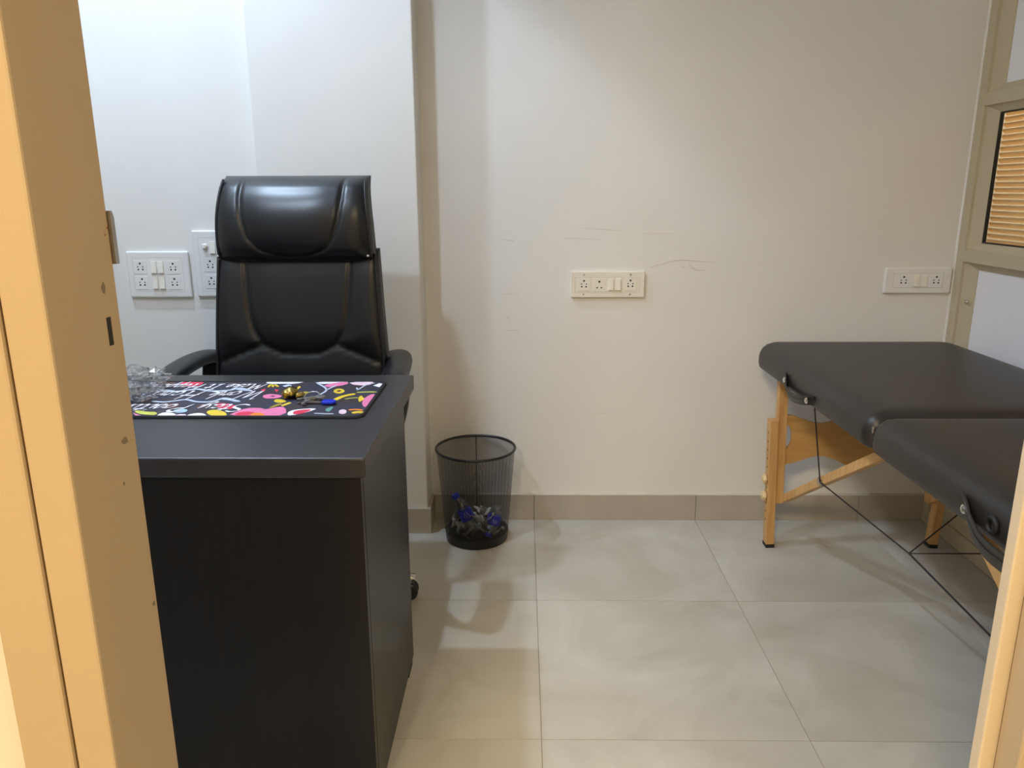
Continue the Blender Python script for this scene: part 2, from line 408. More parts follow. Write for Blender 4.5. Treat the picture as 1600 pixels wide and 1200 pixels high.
skirting('baseboard_left', [(XL+.011, COLX0-.001, YLEFT-.011, YLEFT, 0, .095), (XL, XL+.011, .74, YLEFT, 0, .095)], (XL, 2.0, 0))

# aluminium partition on the right with laminate panels
wr = struct_empty('wall_right', (XR, 1.7, 0))
MUL = [2.66, 1.70, .735]
def rail(name, y0, y1, z0, z1, x0=XR, x1=XR+.055, m='aluminium', b=.0015, par=wr): return MB().box(x0, x1, y0, y1, z0, z1).build(name, m, par, bevel=b)
rail('mullion', 2.616, 2.66, 0, ZC)
rail('mullion', 1.66, 1.704, .09, ZC)
rail('mullion', .735, .78, 0, ZC)
for y0, y1 in ((1.704, 2.616), (.78, 1.66)):
    rail('rail', y0, y1, 1.452, 1.492); rail('rail', y0, y1, .957, .999); rail('rail', y0, y1, 2.05, 2.09)
rail('bottom_rail', .735, 2.616, 0, .058); rail('bottom_rail', .78, 2.616, .058, .098, x0=XR+.010)
def beads(y0, y1, z0, z1, par=wr, w=.05, gas=False):
    xa, xb = XR+.010, XR+.026
    def quad(a, b, c, d):   # sloping glazing bead
        return a
    # four mitred sloping beads
    o = [(y0, z0), (y1, z0), (y1, z1), (y0, z1)]; i = [(y0+w, z0+w*.45), (y1-w, z0+w*.45), (y1-w, z1-w*.45), (y0+w, z1-w*.45)]
    for k in range(4):
        k2 = (k+1) % 4
        vs = [(xa, *o[k]), (xa, *o[k2]), (xb, *i[k2]), (xb, *i[k]), (xb+.012, *o[k]), (xb+.012, *o[k2]), (xb+.012, *i[k2]), (xb+.012, *i[k])]
        MB().add(vs, [(0,1,2,3),(7,6,5,4),(0,4,5,1),(1,5,6,2),(2,6,7,3),(3,7,4,0)]).build('glazing_bead', 'aluminium', par)
    if gas:
        g = .0042
        for (a, b, c, d) in ((i[0][0], i[1][0], i[0][1], i[0][1]+g), (i[0][0], i[1][0], i[2][1]-g, i[2][1]), (i[0][0], i[0][0]+g, i[0][1]+g, i[2][1]-g), (i[1][0]-g, i[1][0], i[0][1]+g, i[2][1]-g)):
            MB().box(xb-.001, xb+.010, a, b, c, d).build('gasket', 'rubber', par)
for y0, y1 in ((1.704, 2.616), (.78, 1.66)):
    for z0, z1 in ((.098, .957), (1.492, 2.05), (2.09, ZC)):
        beads(y0, y1, z0, z1)
        MB().box(XR+.030, XR+.045, y0+.01, y1-.01, z0+.005, z1-.005).build('panel', 'laminate', wr)
sc_ = MB().lathe([(.0, 0), (.006, .001), (.007, .004), (.004, .008), (.0, .009)], 12).build('screw_cap', 'steel', wr, world=False)
sc_.rotation_euler = (0, -PI/2, 0); sc_.location = (.012, 2.575-1.7, .827)
win = struct_empty('window_1', (XR, 1.70, 1.0))
for y0, y1 in ((1.704, 2.616), (.78, 1.66)):
    beads(y0, y1, .999, 1.452, par=win, gas=True)
    MB().box(XR+.030, XR+.035, y0+.02, y1-.02, 1.004, 1.447).build('pane', 'glass', win)
# white sealant line between back wall and partition
pts = [(XR-.001+.0012*noise.noise((z*9, 1, 1)), YB-.001, z) for z in [.10+k*.05 for k in range(56)]]
structure(MB().tube(pts, .0052, 6).build('trim_1', 'plastic_white', smooth=True))

# ================================================================== ceiling lamps and the added fill panel (above the frame)
def downlight(label, loc):
    t = thing('ceiling_downlight', label, 'ceiling lamp', (loc[0], loc[1], ZC), 'recessed downlights')
    MB().lathe([(.062, -.0), (.085, -.0), (.085, -.006), (.064, -.010), (.062, -.004)], 32, (loc[0], loc[1], ZC), close=False).build('trim_ring', 'plastic_white', t, smooth='auto')
    MB().lathe([(.0, -.0015), (.061, -.0015), (.061, -.004), (.0, -.004)], 32, (loc[0], loc[1], ZC), close=False).build('lens', 'lens_cool', t)
downlight('round recessed ceiling downlight above the office chair', REAR_LAMP)
downlight('round recessed ceiling downlight above the desk', FRONT_LAMP)
for P, lab in ((HALL_LAMP, 'square ceiling light panel in the hall behind the doorway'), (FILL_LAMP, 'added square fill light panel at the left end of the hall')):
    t = thing('ceiling_panel_light', lab, 'ceiling lamp', (P[0], P[1], ZH), 'hall ceiling panels')
    MB().box(P[0]-.33, P[0]+.33, P[1]-.33, P[1]+.33, ZH-.012, ZH).build('frame', 'plastic_white', t, bevel=.003)
    MB().box(P[0]-.30, P[0]+.30, P[1]-.30, P[1]+.30, ZH-.014, ZH-.012).build('diffuser', 'lens_warm', t)
t = thing('globe_lamp', 'round ceiling globe lamp in the next room behind the blind', 'ceiling lamp', (NEXT_LAMP[0], NEXT_LAMP[1], ZC))
MB().lathe([(.0, 0), (.05, 0), (.05, -.02), (.012, -.03), (.012, -.42), (0, -.42)], 24, (NEXT_LAMP[0], NEXT_LAMP[1], ZC), close=False).build('canopy', 'plastic_white', t, smooth='auto')
MB().lathe([(.085*math.sin(PI*k/16), -.50-.085*math.cos(PI*k/16)) for k in range(17)], 24, (NEXT_LAMP[0], NEXT_LAMP[1], ZC+0), close=False).build('globe', 'globe_glass', t, smooth=True)

# ================================================================== massage table
TX0, TX1, TY0, TY1, TH, ZT = .79, 1.466, .780, 2.578, 1.683, .700
TCX = (TX0+TX1)/2
table = thing('massage_table', 'black vinyl folding massage table on beech legs by the partition', 'massage table', (TCX, TH, 0))
def cushion(y0, y1, rad):
    prof = [(.030, .612), (.012, .612), (.004, .618), (0, .632), (0, .652), (.003, .667), (.010, .680), (.022, .690), (.040, .6965), (.065, .699), (.10, .700)]
    mb = MB(); n = 10; rings = []
    for ins, z in prof:
        r = [max(q-ins, .012) for q in rad]
        rings.append([(x, y, z) for x, y in rrect(TX0+ins, TX1-ins, y0+ins*.75, y1-ins*.75, r, n)])
    m = len(rings[0]); vs = [v for rg in rings for v in rg]; fs = []
    for i in range(len(rings)-1):
        for k in range(m): fs.append((i*m+k, i*m+(k+1) % m, (i+1)*m+(k+1) % m, (i+1)*m+k))
    fs += [tuple(range(m-1, -1, -1)), tuple((len(rings)-1)*m+k for k in range(m))]
    return mb.add(vs, fs).build('cushion', 'vinyl', table, smooth='auto')
c_far = cushion(TH+.001, TY1, (.075, .075, .035, .035)); c_near = cushion(TY0, TH-.001, (.04, .04, .075, .075))
MB().box(TX0+.075, TX1-.075, TH+.05, TY1-.03, .585, .612).build('under_frame', 'black_plastic', table)
MB().box(TX0+.075, TX1-.075, TY0+.08, TH-.05, .585, .612).build('under_frame', 'black_plastic', table)
# hinge plate glinting on the side of the fold
hp = MB().box(TX0+.010, TX0+.018, TH-.003, TH+.003, .652, .668).build('hinge', 'steel', table, bevel=.002)

def leg(sx, yy, out):
    """one height-adjustable leg: fixed upper bar, sliding lower bar, knobs, foot; sx=-1 left, +1 right"""
    X = lambda v: v if sx < 0 else 2*TCX-v
    d = 1 if sx < 0 else -1
    up = MB().bar((X(.853), yy+.004, .60), (X(.869), yy+.004, .160), .030, .030, (0, 1, 0)).build('leg_upper', 'wood', table, bevel=.002)
    lw = MB().bar((X(.830), yy, .456), (X(.849), yy, .012), .028, .036, (0, 1, 0)).build('leg_lower', 'wood', table, bevel=.002)
    MB().bar((X(.8488), yy, .014), (X(.8495), yy, 0), .030, .038, (0, 1, 0)).build('foot_cap', 'rubber', lw, bevel=.002)
    for z, xx in ((.247, .8395), (.186, .842)):
        prof = [(.0, 0), (.008, 0), (.008, .004), (.0155, .005), (.0165, .010), (.013, .016), (.0, .018)]
        k = MB(); n = 18; vs = []; fs = []
        for i, (r, h) in enumerate(prof):
            for q in range(n):
                a = 2*PI*q/n; rr = r*(1+(.07*math.cos(6*a) if 2 < i < 6 else 0))
                vs.append((X(xx)-d*(.0135+h), yy+rr*math.cos(a), z+rr*math.sin(a)))
        for i in range(len(prof)-1):
            for q in range(n): fs.append((i*n+q, i*n+(q+1) % n, (i+1)*n+(q+1) % n, (i+1)*n+q))
        k.add(vs, fs).build('knob', 'knob', lw, smooth='auto')
    hb = MB()
    for z in (.10, .13, .16, .215, .29, .32, .35, .38, .41):
        xx = .830+.019*(.456-z)/.444
        hb.box(X(xx)-d*.0143, X(xx)-d*.0138, yy-.003, yy+.003, z-.003, z+.003)
    hb.build('adjusting_holes', 'hole', lw)['kind'] = 'stuff'
for yy in (2.440, .89):
    leg(-1, yy, 0); leg(1, yy, 0)
    # wavy cross panel between the two legs with a half-round cut-out at each end
    xa, xb = .872, 2*TCX-.872; top = []; bot = []
    W = xb-xa
    for k in range(41):
        u = k/40; c = math.cos(2*PI*u*2)
        top.append((xa+W*u, .452+.020*c+(.022*math.sin(PI*u)**2)))
    for k in range(41):
        u = 1-k/40; c = math.cos(2*PI*u*2)
        bot.append((xa+W*u, .317-.018*c-(.012*math.sin(PI*u)**2)))
    lcut = [(xa+.024*math.cos(a), .395+.043*math.sin(a)) for a in [-PI/2+PI*k/12 for k in range(13)]]
    rcut = [(xb-.024*math.cos(a), .395-.043*math.sin(a)) for a in [-PI/2+PI*k/12 for k in range(13)]]
    MB().prism(top+rcut+bot+lcut, yy-.004, yy+.008, axis=1).build('cross_panel', 'plywood', table)
# folding braces and their hinges
def brace(x, p0, j, p1):
    MB().bar((x, *p0), (x-.002, *j), .026, .020, (1, 0, 0)).build('brace', 'wood', table, bevel=.002)
    MB().bar((x-.001, *j), (x-.004, *p1), .026, .022, (1, 0, 0)).build('brace', 'wood', table, bevel=.002)
    MB().box(x-.016, x-.002, j[0]-.016, j[0]+.016, j[1]-.012, j[1]+.006).build('brace_hinge', 'steel', table, bevel=.002)
for x in (.884, 2*TCX-.880):
    brace(x, (2.418, .184), (2.115, .366), (1.74, .588))
    brace(x, (.905, .184), (1.10, .388), (1.42, .588))
# tension cords under the table
J1, J2, J3, J4 = (.868, 2.107, .366), (.868, 1.262, .374), (1.385, 2.107, .366), (1.385, 1.25, .372)
N1, N2 = (.931, 1.70, .343), (1.325, 1.70, .343)
for a, b, r in (((.797, 2.022, .622), J1, .0020), (J1, N1, .0021), (N1, (.868, 1.12, .385), .0023), (N1, J3, .0018), (N1, N2, .0018), (N2, J4, .0018)):
    A, B = Vector(a), Vector(b)
    MB().tube([A.lerp(B, k/6) for k in range(7)], r, 6).build('tension_cord', 'rope', table, smooth=True)
# carrying straps with rivets
def strap(pts, w, riv):
    p = catmull(pts, 6)
    sd = MB().ribbon(p, w, .005, (-.25, 0, 1)).build('carry_strap', 'vinyl', table, bevel=.0015)
    for q in p[2:-2:40]: pass
    MB().tube([(x-.004, y, z+.003) for x, y, z in p[3:-3]], .0012, 5).build('stitching', 'piping', sd, smooth=True)
    for (x, y, z) in riv:
        vs = []; fs = []; n = 14; pr = [(.0088, 0), (.0084, .002), (.005, .0026), (.0045, .0045), (.0, .005)]
        for r, h in pr:
            for k in range(n): vs.append((x-h, y+r*math.cos(2*PI*k/n), z+r*math.sin(2*PI*k/n)))
        for i in range(len(pr)-1):
            for k in range(n): fs.append((i*n+k, i*n+(k+1) % n, (i+1)*n+(k+1) % n, (i+1)*n+k))
        MB().add(vs, fs).build('rivet', 'chrome', sd, smooth='auto')
strap([(.791, 2.240, .656), (.785, 2.218, .640), (.779, 2.192, .622), (.774, 2.13, .616), (.774, 2.07, .624), (.780, 2.030, .634), (.791, 2.006, .640)], .026, [(.780, 2.222, .645), (.774, 2.022, .636)])
strap([(.791, 1.292, .655), (.784, 1.264, .645), (.777, 1.238, .632), (.772, 1.20, .617), (.770, 1.15, .612), (.772, 1.09, .618), (.782, 1.04, .636), (.791, 1.01, .646)], .038, [(.777, 1.262, .648), (.778, 1.05, .64)])
g = MB(); pts = [(.787, 1.196+.0125*math.cos(a), .648+.0125*math.sin(a)) for a in [2*PI*k/24 for k in range(24)]]
g.tube(pts, .0048, 8, closed=True).build('socket_ring', 'rubber', c_near, smooth=True)
h = MB().lathe([(0, 0), (.009, 0), (.009, .0012), (0, .0012)], 20).build('socket_hole', 'hole', c_near, world=False)
h.rotation_euler = (0, -PI/2, 0); h.location = Vector((.7905, 1.196, .648))-Vector((TCX, TH, 0))

# ================================================================== desk
desk = thing('desk', 'dark wenge laminate office desk with a solid front panel', 'desk', (-.82, 1.57, 0))
DT = .742
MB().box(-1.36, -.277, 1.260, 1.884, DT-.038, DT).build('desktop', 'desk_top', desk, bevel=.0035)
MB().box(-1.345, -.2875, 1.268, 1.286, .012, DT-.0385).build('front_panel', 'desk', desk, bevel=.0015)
sp_ = MB().box(-.3065, -.287, 1.2865, 1.770, .012, DT-.0385).build('side_panel', 'desk', desk, bevel=.0015)
MB().box(-1.345, -1.326, 1.2865, 1.770, .012, DT-.0385).build('side_panel', 'desk', desk, bevel=.0015)
for x in (-.297, -1.336):
    for y in (1.30, 1.72): MB().box(x-.009, x+.0095, y-.03, y+.03, 0, .0125).build('foot_pad', 'rubber', desk)
MB().box(-.300, -.290, 1.770, 1.782, .664, .690).build('panel_bracket', 'rubber', desk, bevel=.002)
# drawer pedestal on the sitter's side
MB().box(-.75, -.32, 1.30, 1.70, .10, .69).build('pedestal', 'desk', desk, bevel=.002)

# ================================================================== desk mat with printed flowers and lettering
MOX, MOY, MZ = -.730, 1.655, DT+.0035
dm = thing('desk_mat', 'black desk mat printed with bright flowers and white brush lettering', 'desk mat', (MOX, MOY, DT))
out = rrect(MOX-.40, MOX+.402, MOY-.157, MOY+.146, .022, 6)
MB().prism(out, DT+.0003, MZ).build('mat_base', 'mat_edge', dm, bevel=.0012)
mp_ = MB().prism(rrect(MOX-.394, MOX+.395, MOY-.150, MOY+.139, .018, 6), MZ, MZ+.0004).build('printed_top', 'mat_print', dm)
pts = [(x, y, MZ) for x, y in rrect(MOX-.397, MOX+.3985, MOY-.1535, MOY+.1425, .020, 6)]
MB().tube(pts, .0026, 6, closed=True).build('stitched_edge', 'mat_edge', dm, smooth=True)
PRINT_SHAPES=[('red',[(-0.104,0.146),(-0.048,0.148),(-0.039,0.108),(-0.049,0.099),(-0.066,0.095),(-0.088,0.104)]),('brown',[(-0.162,0.139),(-0.112,0.137),(-0.113,0.118),(-0.143,0.108)]),('pale',[(-0.118,0.063),(-0.106,0.068),(-0.086,0.059),(-0.068,0.047),(-0.089,0.044),(-0.105,0.051)]),('pale',[(0.054,0.068),(0.065,0.077),(0.082,0.067),(0.104,0.049),(0.079,0.056)]),('pale',[(0.055,-0.021),(0.061,-0.01),(0.082,-0.019),(0.108,-0.037),(0.1,-0.045),(0.077,-0.027)]),('red',[(0.055,-0.049),(0.104,-0.06),(0.115,-0.098),(0.091,-0.098),(0.071,-0.083)]),('brown',[(-0.06,-0.061),(-0.047,-0.049),(-0.016,-0.057),(-0.011,-0.091),(-0.042,-0.087)]),('brown',[(0.023,-0.079),(0.035,-0.057),(0.05,-0.057),(0.053,-0.087),(0.036,-0.094)]),('lime',[(-0.093,-0.113),(-0.081,-0.109),(-0.059,-0.121),(-0.039,-0.12),(-0.03,-0.145),(-0.051,-0.141),(-0.073,-0.134)]),('white',[(-0.029,-0.141),(-0.023,-0.12),(-0.003,-0.127),(0.011,-0.141),(0.006,-0.152),(-0.024,-0.152)]),('blush',[(0.004,-0.145),(0.024,-0.134),(0.036,-0.148),(0.028,-0.154),(0.007,-0.154)]),('white',[(0.034,-0.148),(0.039,-0.133),(0.057,-0.127),(0.074,-0.142),(0.074,-0.152),(0.038,-0.153)]),('sky',[(-0.01,-0.113),(-0.006,-0.098),(0.013,-0.098),(0.023,-0.113),(0.017,-0.127),(0.001,-0.127)]),('yellow',[(0.062,-0.113),(0.076,-0.102),(0.096,-0.112),(0.116,-0.137),(0.115,-0.151),(0.091,-0.151),(0.072,-0.134)]),('pink',[(-0.087,-0.127),(-0.073,-0.138),(-0.058,-0.152),(-0.07,-0.155)]),('pink',[(0.12,-0.148),(0.127,-0.12),(0.137,-0.094),(0.161,-0.087),(0.183,-0.098),(0.197,-0.148)]),('pink',[(0.139,-0.11),(0.155,-0.092),(0.181,-0.105),(0.203,-0.082),(0.221,-0.082),(0.241,-0.145),(0.196,-0.149),(0.145,-0.146)]),('red',[(0.13,-0.137),(0.136,-0.12),(0.159,-0.116),(0.177,-0.134),(0.166,-0.148),(0.138,-0.148)]),('orange',[(0.162,-0.133),(0.174,-0.122),(0.194,-0.137),(0.196,-0.15),(0.168,-0.15)]),('white',[(0.105,0.143),(0.15,0.145),(0.204,0.143),(0.183,0.117),(0.152,0.122),(0.116,0.117)]),('red',[(0.119,0.063),(0.127,0.073),(0.133,0.044)]),('red',[(0.149,0.068),(0.161,0.063),(0.162,0.041)]),('pale',[(0.156,0.099),(0.164,0.107),(0.166,0.117),(0.184,0.099),(0.175,0.085)]),('yellow',[(0.194,0.049),(0.199,0.099),(0.206,0.087),(0.202,0.044)]),('pink',[(0.139,0.012),(0.149,0.023),(0.158,0.025),(0.186,0.012),(0.185,-0.008),(0.168,-0.015),(0.151,-0.013)]),('navy',[(0.158,0.005),(0.163,0.012),(0.172,0.006),(0.167,-0.001)]),('yellow',[(0.177,-0.028),(0.185,-0.017),(0.208,-0.032),(0.209,-0.049),(0.188,-0.049)]),('yellow',[(0.206,-0.07),(0.217,-0.045),(0.225,-0.051),(0.213,-0.078)]),('olive',[(0.186,-0.09),(0.194,-0.062),(0.205,-0.051),(0.204,-0.07),(0.191,-0.092)]),('olive',[(0.167,0.035),(0.203,0.049),(0.243,0.044),(0.243,0.028),(0.21,0.025)]),('yellow',[(0.288,0.053),(0.298,0.079),(0.318,0.058),(0.318,0.035),(0.305,0.026)]),('brown',[(0.298,0.051),(0.303,0.062),(0.311,0.052),(0.306,0.041)]),('white',[(0.228,0.14),(0.303,0.143),(0.308,0.132),(0.259,0.117),(0.243,0.119)]),('pink',[(0.256,0.107),(0.28,0.131),(0.308,0.14),(0.31,0.112),(0.278,0.087),(0.262,0.092)]),('blush',[(0.31,0.135),(0.363,0.145),(0.371,0.132),(0.362,0.102),(0.331,0.107),(0.319,0.117)]),('white',[(0.374,0.102),(0.385,0.125),(0.393,0.119),(0.392,0.087)]),('yellow',[(0.361,-0.01),(0.364,0.016),(0.372,-0.008),(0.383,-0.019),(0.374,-0.032),(0.372,-0.049)]),('pink',[(0.376,-0.041),(0.377,-0.001),(0.386,0.026),(0.395,0.021),(0.399,-0.041),(0.395,-0.086),(0.386,-0.078)]),('white',[(0.242,-0.145),(0.237,-0.114),(0.255,-0.1),(0.289,-0.092),(0.29,-0.106),(0.269,-0.133),(0.253,-0.146)]),('red',[(0.246,-0.122),(0.257,-0.106),(0.286,-0.1),(0.276,-0.126),(0.259,-0.145)]),('teal',[(0.31,-0.106),(0.316,-0.084),(0.324,-0.08),(0.325,-0.106),(0.323,-0.122)]),('blush',[(0.343,-0.12),(0.344,-0.102),(0.355,-0.104),(0.361,-0.12),(0.36,-0.137),(0.35,-0.135)])]
PRINT_LINES=[('pale',0.009,[(-0.116,0.059),(-0.089,0.046),(-0.069,0.046),(-0.05,0.059),(-0.031,0.068),(-0.003,0.054),(0.021,0.05),(0.049,0.059),(0.063,0.077),(0.103,0.05)]),('pale',0.007,[(-0.09,-0.037),(-0.061,-0.045),(-0.04,-0.036),(-0.019,-0.025),(0.009,-0.041),(0.036,-0.045),(0.051,-0.033),(0.06,-0.013),(0.079,-0.021),(0.107,-0.041)]),('yellow',0.006,[(0.129,0.085),(0.126,0.112)]),('yellow',0.006,[(0.14,0.087),(0.13,0.112)]),('yellow',0.006,[(0.152,0.089),(0.136,0.112)]),('pale',0.005,[(0.23,0.132),(0.273,0.063),(0.264,0.003)]),('pale',0.005,[(0.273,0.058),(0.286,0.107)]),('pale',0.004,[(0.346,0.058),(0.356,0.107),(0.374,0.127)]),('pale',0.004,[(0.339,0.082),(0.347,0.058)]),('yellow',0.013,[(0.312,-0.032),(0.325,0.003),(0.348,0.026)]),('lime',0.007,[(0.348,0.038),(0.373,0.042),(0.394,0.042)]),('lime',0.004,[(0.334,-0.019),(0.351,-0.01),(0.362,-0.008)]),('orange',0.007,[(0.361,-0.106),(0.378,-0.104),(0.392,-0.109)]),('yellow',0.012,[(0.375,-0.131),(0.384,-0.123),(0.396,-0.126)]),('pale',0.004,[(0.295,-0.131),(0.317,-0.135),(0.337,-0.135)])]
lay = 0
for c, poly in PRINT_SHAPES:
    lay += 1; z0 = MZ+.0004; z1 = z0+.00008+.000012*lay
    # round the traced corners a little
    P = [Vector((x, y, 0)) for x, y in poly]; n = len(P); sm = []
    for i in range(n):
        a, b, d = P[i-1], P[i], P[(i+1) % n]
        if n > 4: sm += [(b.lerp(a, .28)).to_2d(), (b*.7+a*.15+d*.15).to_2d(), (b.lerp(d, .28)).to_2d()]
        else: sm.append(b.to_2d())
    sm = [(max(min(x, .394), -.393), max(min(y, .138), -.149)) for x, y in sm]
    MB().prism([(MOX+x, MOY+y) for x, y in sm], z0, z1).build('flower_print', 'print_'+c, mp_)
for c, w, pts in PRINT_LINES:
    pts = [(p.x, p.y) for p in catmull([(x, y, 0) for x, y in pts], 4)]
    MB().ribbon([(MOX+x, MOY+y, MZ+.0009) for x, y in pts], [w*(.35 if i in (0, len(pts)-1) else 1) for i in range(len(pts))], .0008, [(0, 1, 0) if abs(pts[-1][0]-pts[0][0]) > abs(pts[-1][1]-pts[0][1])*.6 else (1, 0, 0)]*len(pts)).build('flower_print', 'print_'+c, mp_)
# brush lettering, read from the chair's side
G = {'S': (.62, [[(.55, .88), (.35, 1), (.15, .9), (.12, .7), (.3, .55), (.5, .38), (.48, .12), (.25, 0), (.02, .12)]]),
     't': (.36, [[(.22, .85), (.15, .4), (.14, .1), (.22, 0), (.36, .1)], [(.02, .6), (.36, .64)]]),
     'a': (.46, [[(.36, .45), (.2, .5), (.06, .3), (.06, .08), (.18, 0), (.32, .2), (.37, .5), (.33, .1), (.46, .02)]]),
     'y': (.44, [[(.06, .5), (.08, .15), (.2, .08), (.34, .5), (.3, .0), (.18, -.35), (.04, -.3), (.16, -.08), (.44, .12)]]),
     'P': (.58, [[(.18, 1), (.12, .5), (.04, 0)], [(.02, .9), (.3, 1.02), (.54, .86), (.46, .6), (.14, .48)]]),
     'o': (.42, [[(.24, .5), (.08, .36), (.06, .1), (.2, 0), (.34, .16), (.32, .42), (.22, .5), (.42, .44)]]),
     's': (.36, [[(.02, .08), (.22, .55), (.3, .2), (.2, 0), (.04, .04)], [(.2, .02), (.36, .1)]]),
     'i': (.24, [[(.08, .5), (.06, .1), (.12, 0), (.24, .1)], [(.10, .72), (.13, .76)]]),
     'v': (.40, [[(.02, .45), (.08, .5), (.12, .04), (.2, .06), (.32, .5), (.40, .44)]]),
     'e': (.38, [[(.04, .22), (.26, .32), (.24, .5), (.1, .44), (.06, .1), (.18, 0), (.38, .14)]]),
     'W': (.95, [[(.02, .95), (.12, 1), (.14, .3), (.18, 0), (.34, .45), (.48, .85), (.48, .2), (.54, 0), (.72, .5), (.84, 1.02), (.95, .98)]]),
     'r': (.36, [[(.04, .1), (.1, .55), (.16, .42), (.3, .46), (.26, .1), (.36, .04)]]),
     'k': (.46, [[(.16, 1), (.08, .4), (.05, 0)], [(.08, .24), (.3, .5), (.28, .32), (.12, .26), (.26, .1), (.46, .04)]]),
     'H': (.78, [[(.16, 1), (.1, .5), (.02, 0)], [(.62, 1.02), (.54, .5), (.5, .02), (.6, -.02)], [(.02, .46), (.3, .54), (.7, .52)]]),
     'd': (.46, [[(.3, .44), (.16, .5), (.04, .26), (.06, .04), (.18, 0), (.3, .24), (.42, 1), (.34, .3), (.34, .04), (.46, .04)]]),
     'M': (.95, [[(.02, 0), (.12, .5), (.2, 1), (.3, .5), (.36, .2), (.52, .7), (.64, 1), (.66, .4), (.72, 0), (.9, .06)]]),
     'I': (.40, [[(.2, .98), (.16, .5), (.1, .02)], [(.06, .96), (.36, 1)], [(0, 0), (.28, .04)]]),
     'p': (.46, [[(.12, .5), (.06, 0), (.0, -.42)], [(.1, .4), (.26, .52), (.36, .34), (.28, .06), (.1, .04)], [(.3, .06), (.46, .1)]]),
     'n': (.46, [[(.04, 0), (.08, .48)], [(.08, .3), (.2, .5), (.3, .4), (.28, .08), (.36, 0), (.46, .06)]]),
     ' ': (.34, [])}
def lettering(words, x_start, y_base, y_top, x_end):
    tot = sum(G[c][0] for c in words); k = (x_start-x_end)/tot; hgt = y_base-y_top; pen = 0
    z = MZ+.0016
    for c in words:
        wd, strokes = G[c]; mb = MB()
        for st in strokes:
            pp = catmull([(pen+sx+.14*sy, sy, 0) for sx, sy in st], 4); n = len(pp)
            P3 = [(MOX+x_start-p.x*k, MOY+y_base-p.y*hgt, z) for p in pp]
            ws = [.0026+.0016*math.sin(PI*i/(n-1)) for i in range(n)]
            # chisel brush: constant slanted nib
            vs = []; fs = []
            for i, p in enumerate(P3):
                nx, ny = ws[i]*.52, ws[i]*.95
                vs += [(p[0]-nx, p[1]-ny, z), (p[0]+nx, p[1]+ny*.25, z), (p[0]+nx, p[1]+ny, z+.0002), (p[0]-nx, p[1]-ny*.25, z+.0002)]
            for i in range(n-1):
                for q in range(4): fs.append((i*4+q, i*4+(q+1) % 4, i*4+4+(q+1) % 4, i*4+4+q))
            fs += [(3,2,1,0), tuple((n-1)*4+q for q in range(4))]
            mb.add(vs, fs)
        if strokes: mb.build('letter', 'print_white', mp_)
        pen += wd
lettering('Stay Positive', .142, -.066, -.122, -.150)
lettering('Work Hard', .138, .046, -.022, -.118)
lettering('Make It Happen', .118, .113, .062, -.150)

# ================================================================== bunch of keys on the mat
KZ = MZ+.0022
kb = thing('key_bunch', 'bunch of keys with brass charm and blue-headed key on the desk mat', 'keys', (-.475, 1.622, DT+.004))
def blob(cx, cy, cz, rx, ry, rz, amp, seed, sub=3, freq=2.2):
    bm = bmesh.new(); bmesh.ops.create_icosphere(bm, subdivisions=sub, radius=1)
    mb = MB(); bm.verts.ensure_lookup_table()
    for v in bm.verts:
        d = 1+amp*noise.noise(v.co*freq+Vector((seed, seed*.7, 0)))+amp*.5*noise.noise(v.co*freq*2.6+Vector((0, seed, 3)))
        mb.v.append((cx+v.co.x*rx*d, cy+v.co.y*ry*d, cz+v.co.z*rz*d))
    mb.f = [tuple(v.index for v in f.verts) for f in bm.faces]; bm.free(); return mb
ch = blob(-.522, 1.650, KZ+.011, .017, .026, .0115, .28, 5)
ch.build('brass_charm', 'brass', kb, smooth=True)
blob(-.497, 1.640, KZ+.007, .011, .015, .007, .35, 9).build('brass_charm', 'brass', kb, smooth=True)
MB().tube([(-.468+.016*math.cos(a), 1.632+.020*math.sin(a), KZ+.006+.005*math.sin(a)) for a in [2*PI*k/24 for k in range(24)]], .0016, 6, closed=True).build('split_ring', 'steel', kb, smooth=True)
def key(p, ang, m, tilt=.0):
    ca, sa = math.cos(ang), math.sin(ang)
    W = lambda u, v: (p[0]+ca*u-sa*v, p[1]+sa*u+ca*v)
    bow = [W(.011*math.cos(2*PI*k/16)+.0, .013*math.sin(2*PI*k/16)) for k in range(16)]
    o = MB().prism(bow, p[2], p[2]+.0032).build('key_bow', m, kb, bevel=.0008)
    bl = [W(.010, -.004), W(.046, -.004), W(.050, 0), W(.046, .004), W(.040, .004), W(.037, .002), W(.033, .004), W(.029, .002), W(.024, .004), W(.010, .004)]
    MB().prism(bl, p[2]+.0005, p[2]+.0028).build('key_blade', 'steel', o)
key((-.455, 1.628, KZ), math.radians(225), 'steel'); key((-.462, 1.622, KZ+.0034), math.radians(255), 'steel')
key((-.447, 1.620, KZ+.007), math.radians(205), 'steel')
b_ = MB().prism(rrect(-.437, -.406, 1.583, 1.606, .009, 5), KZ, KZ+.0068).build('key_head', 'blue', kb, bevel=.0024); b_['label'] = 'blue plastic key head'
MB().box(-.470, -.437, 1.594, 1.601, KZ+.001, KZ+.0035).build('key_blade', 'steel', b_)

# ================================================================== crumpled clear wrapper
cw = blob(-.890, 1.695, MZ+.026, .056, .070, .029, .55, 12, sub=4, freq=2.1)
cw.v = [(x, y, max(z, MZ+.0012)) for x, y, z in cw.v]
wrap = tag(cw.build('plastic_wrapper', 'wrap', smooth=False), 'crumpled clear plastic wrapper lying on the desk mat', 'wrapper')
tail = blob(-.848, 1.618, MZ+.013, .030, .026, .013, .7, 31, sub=3, freq=2.6)
tail.v = [(x, y, max(z, MZ+.0012)) for x, y, z in tail.v]
t_ = tail.build('wrapper_tail', 'wrap', wrap)

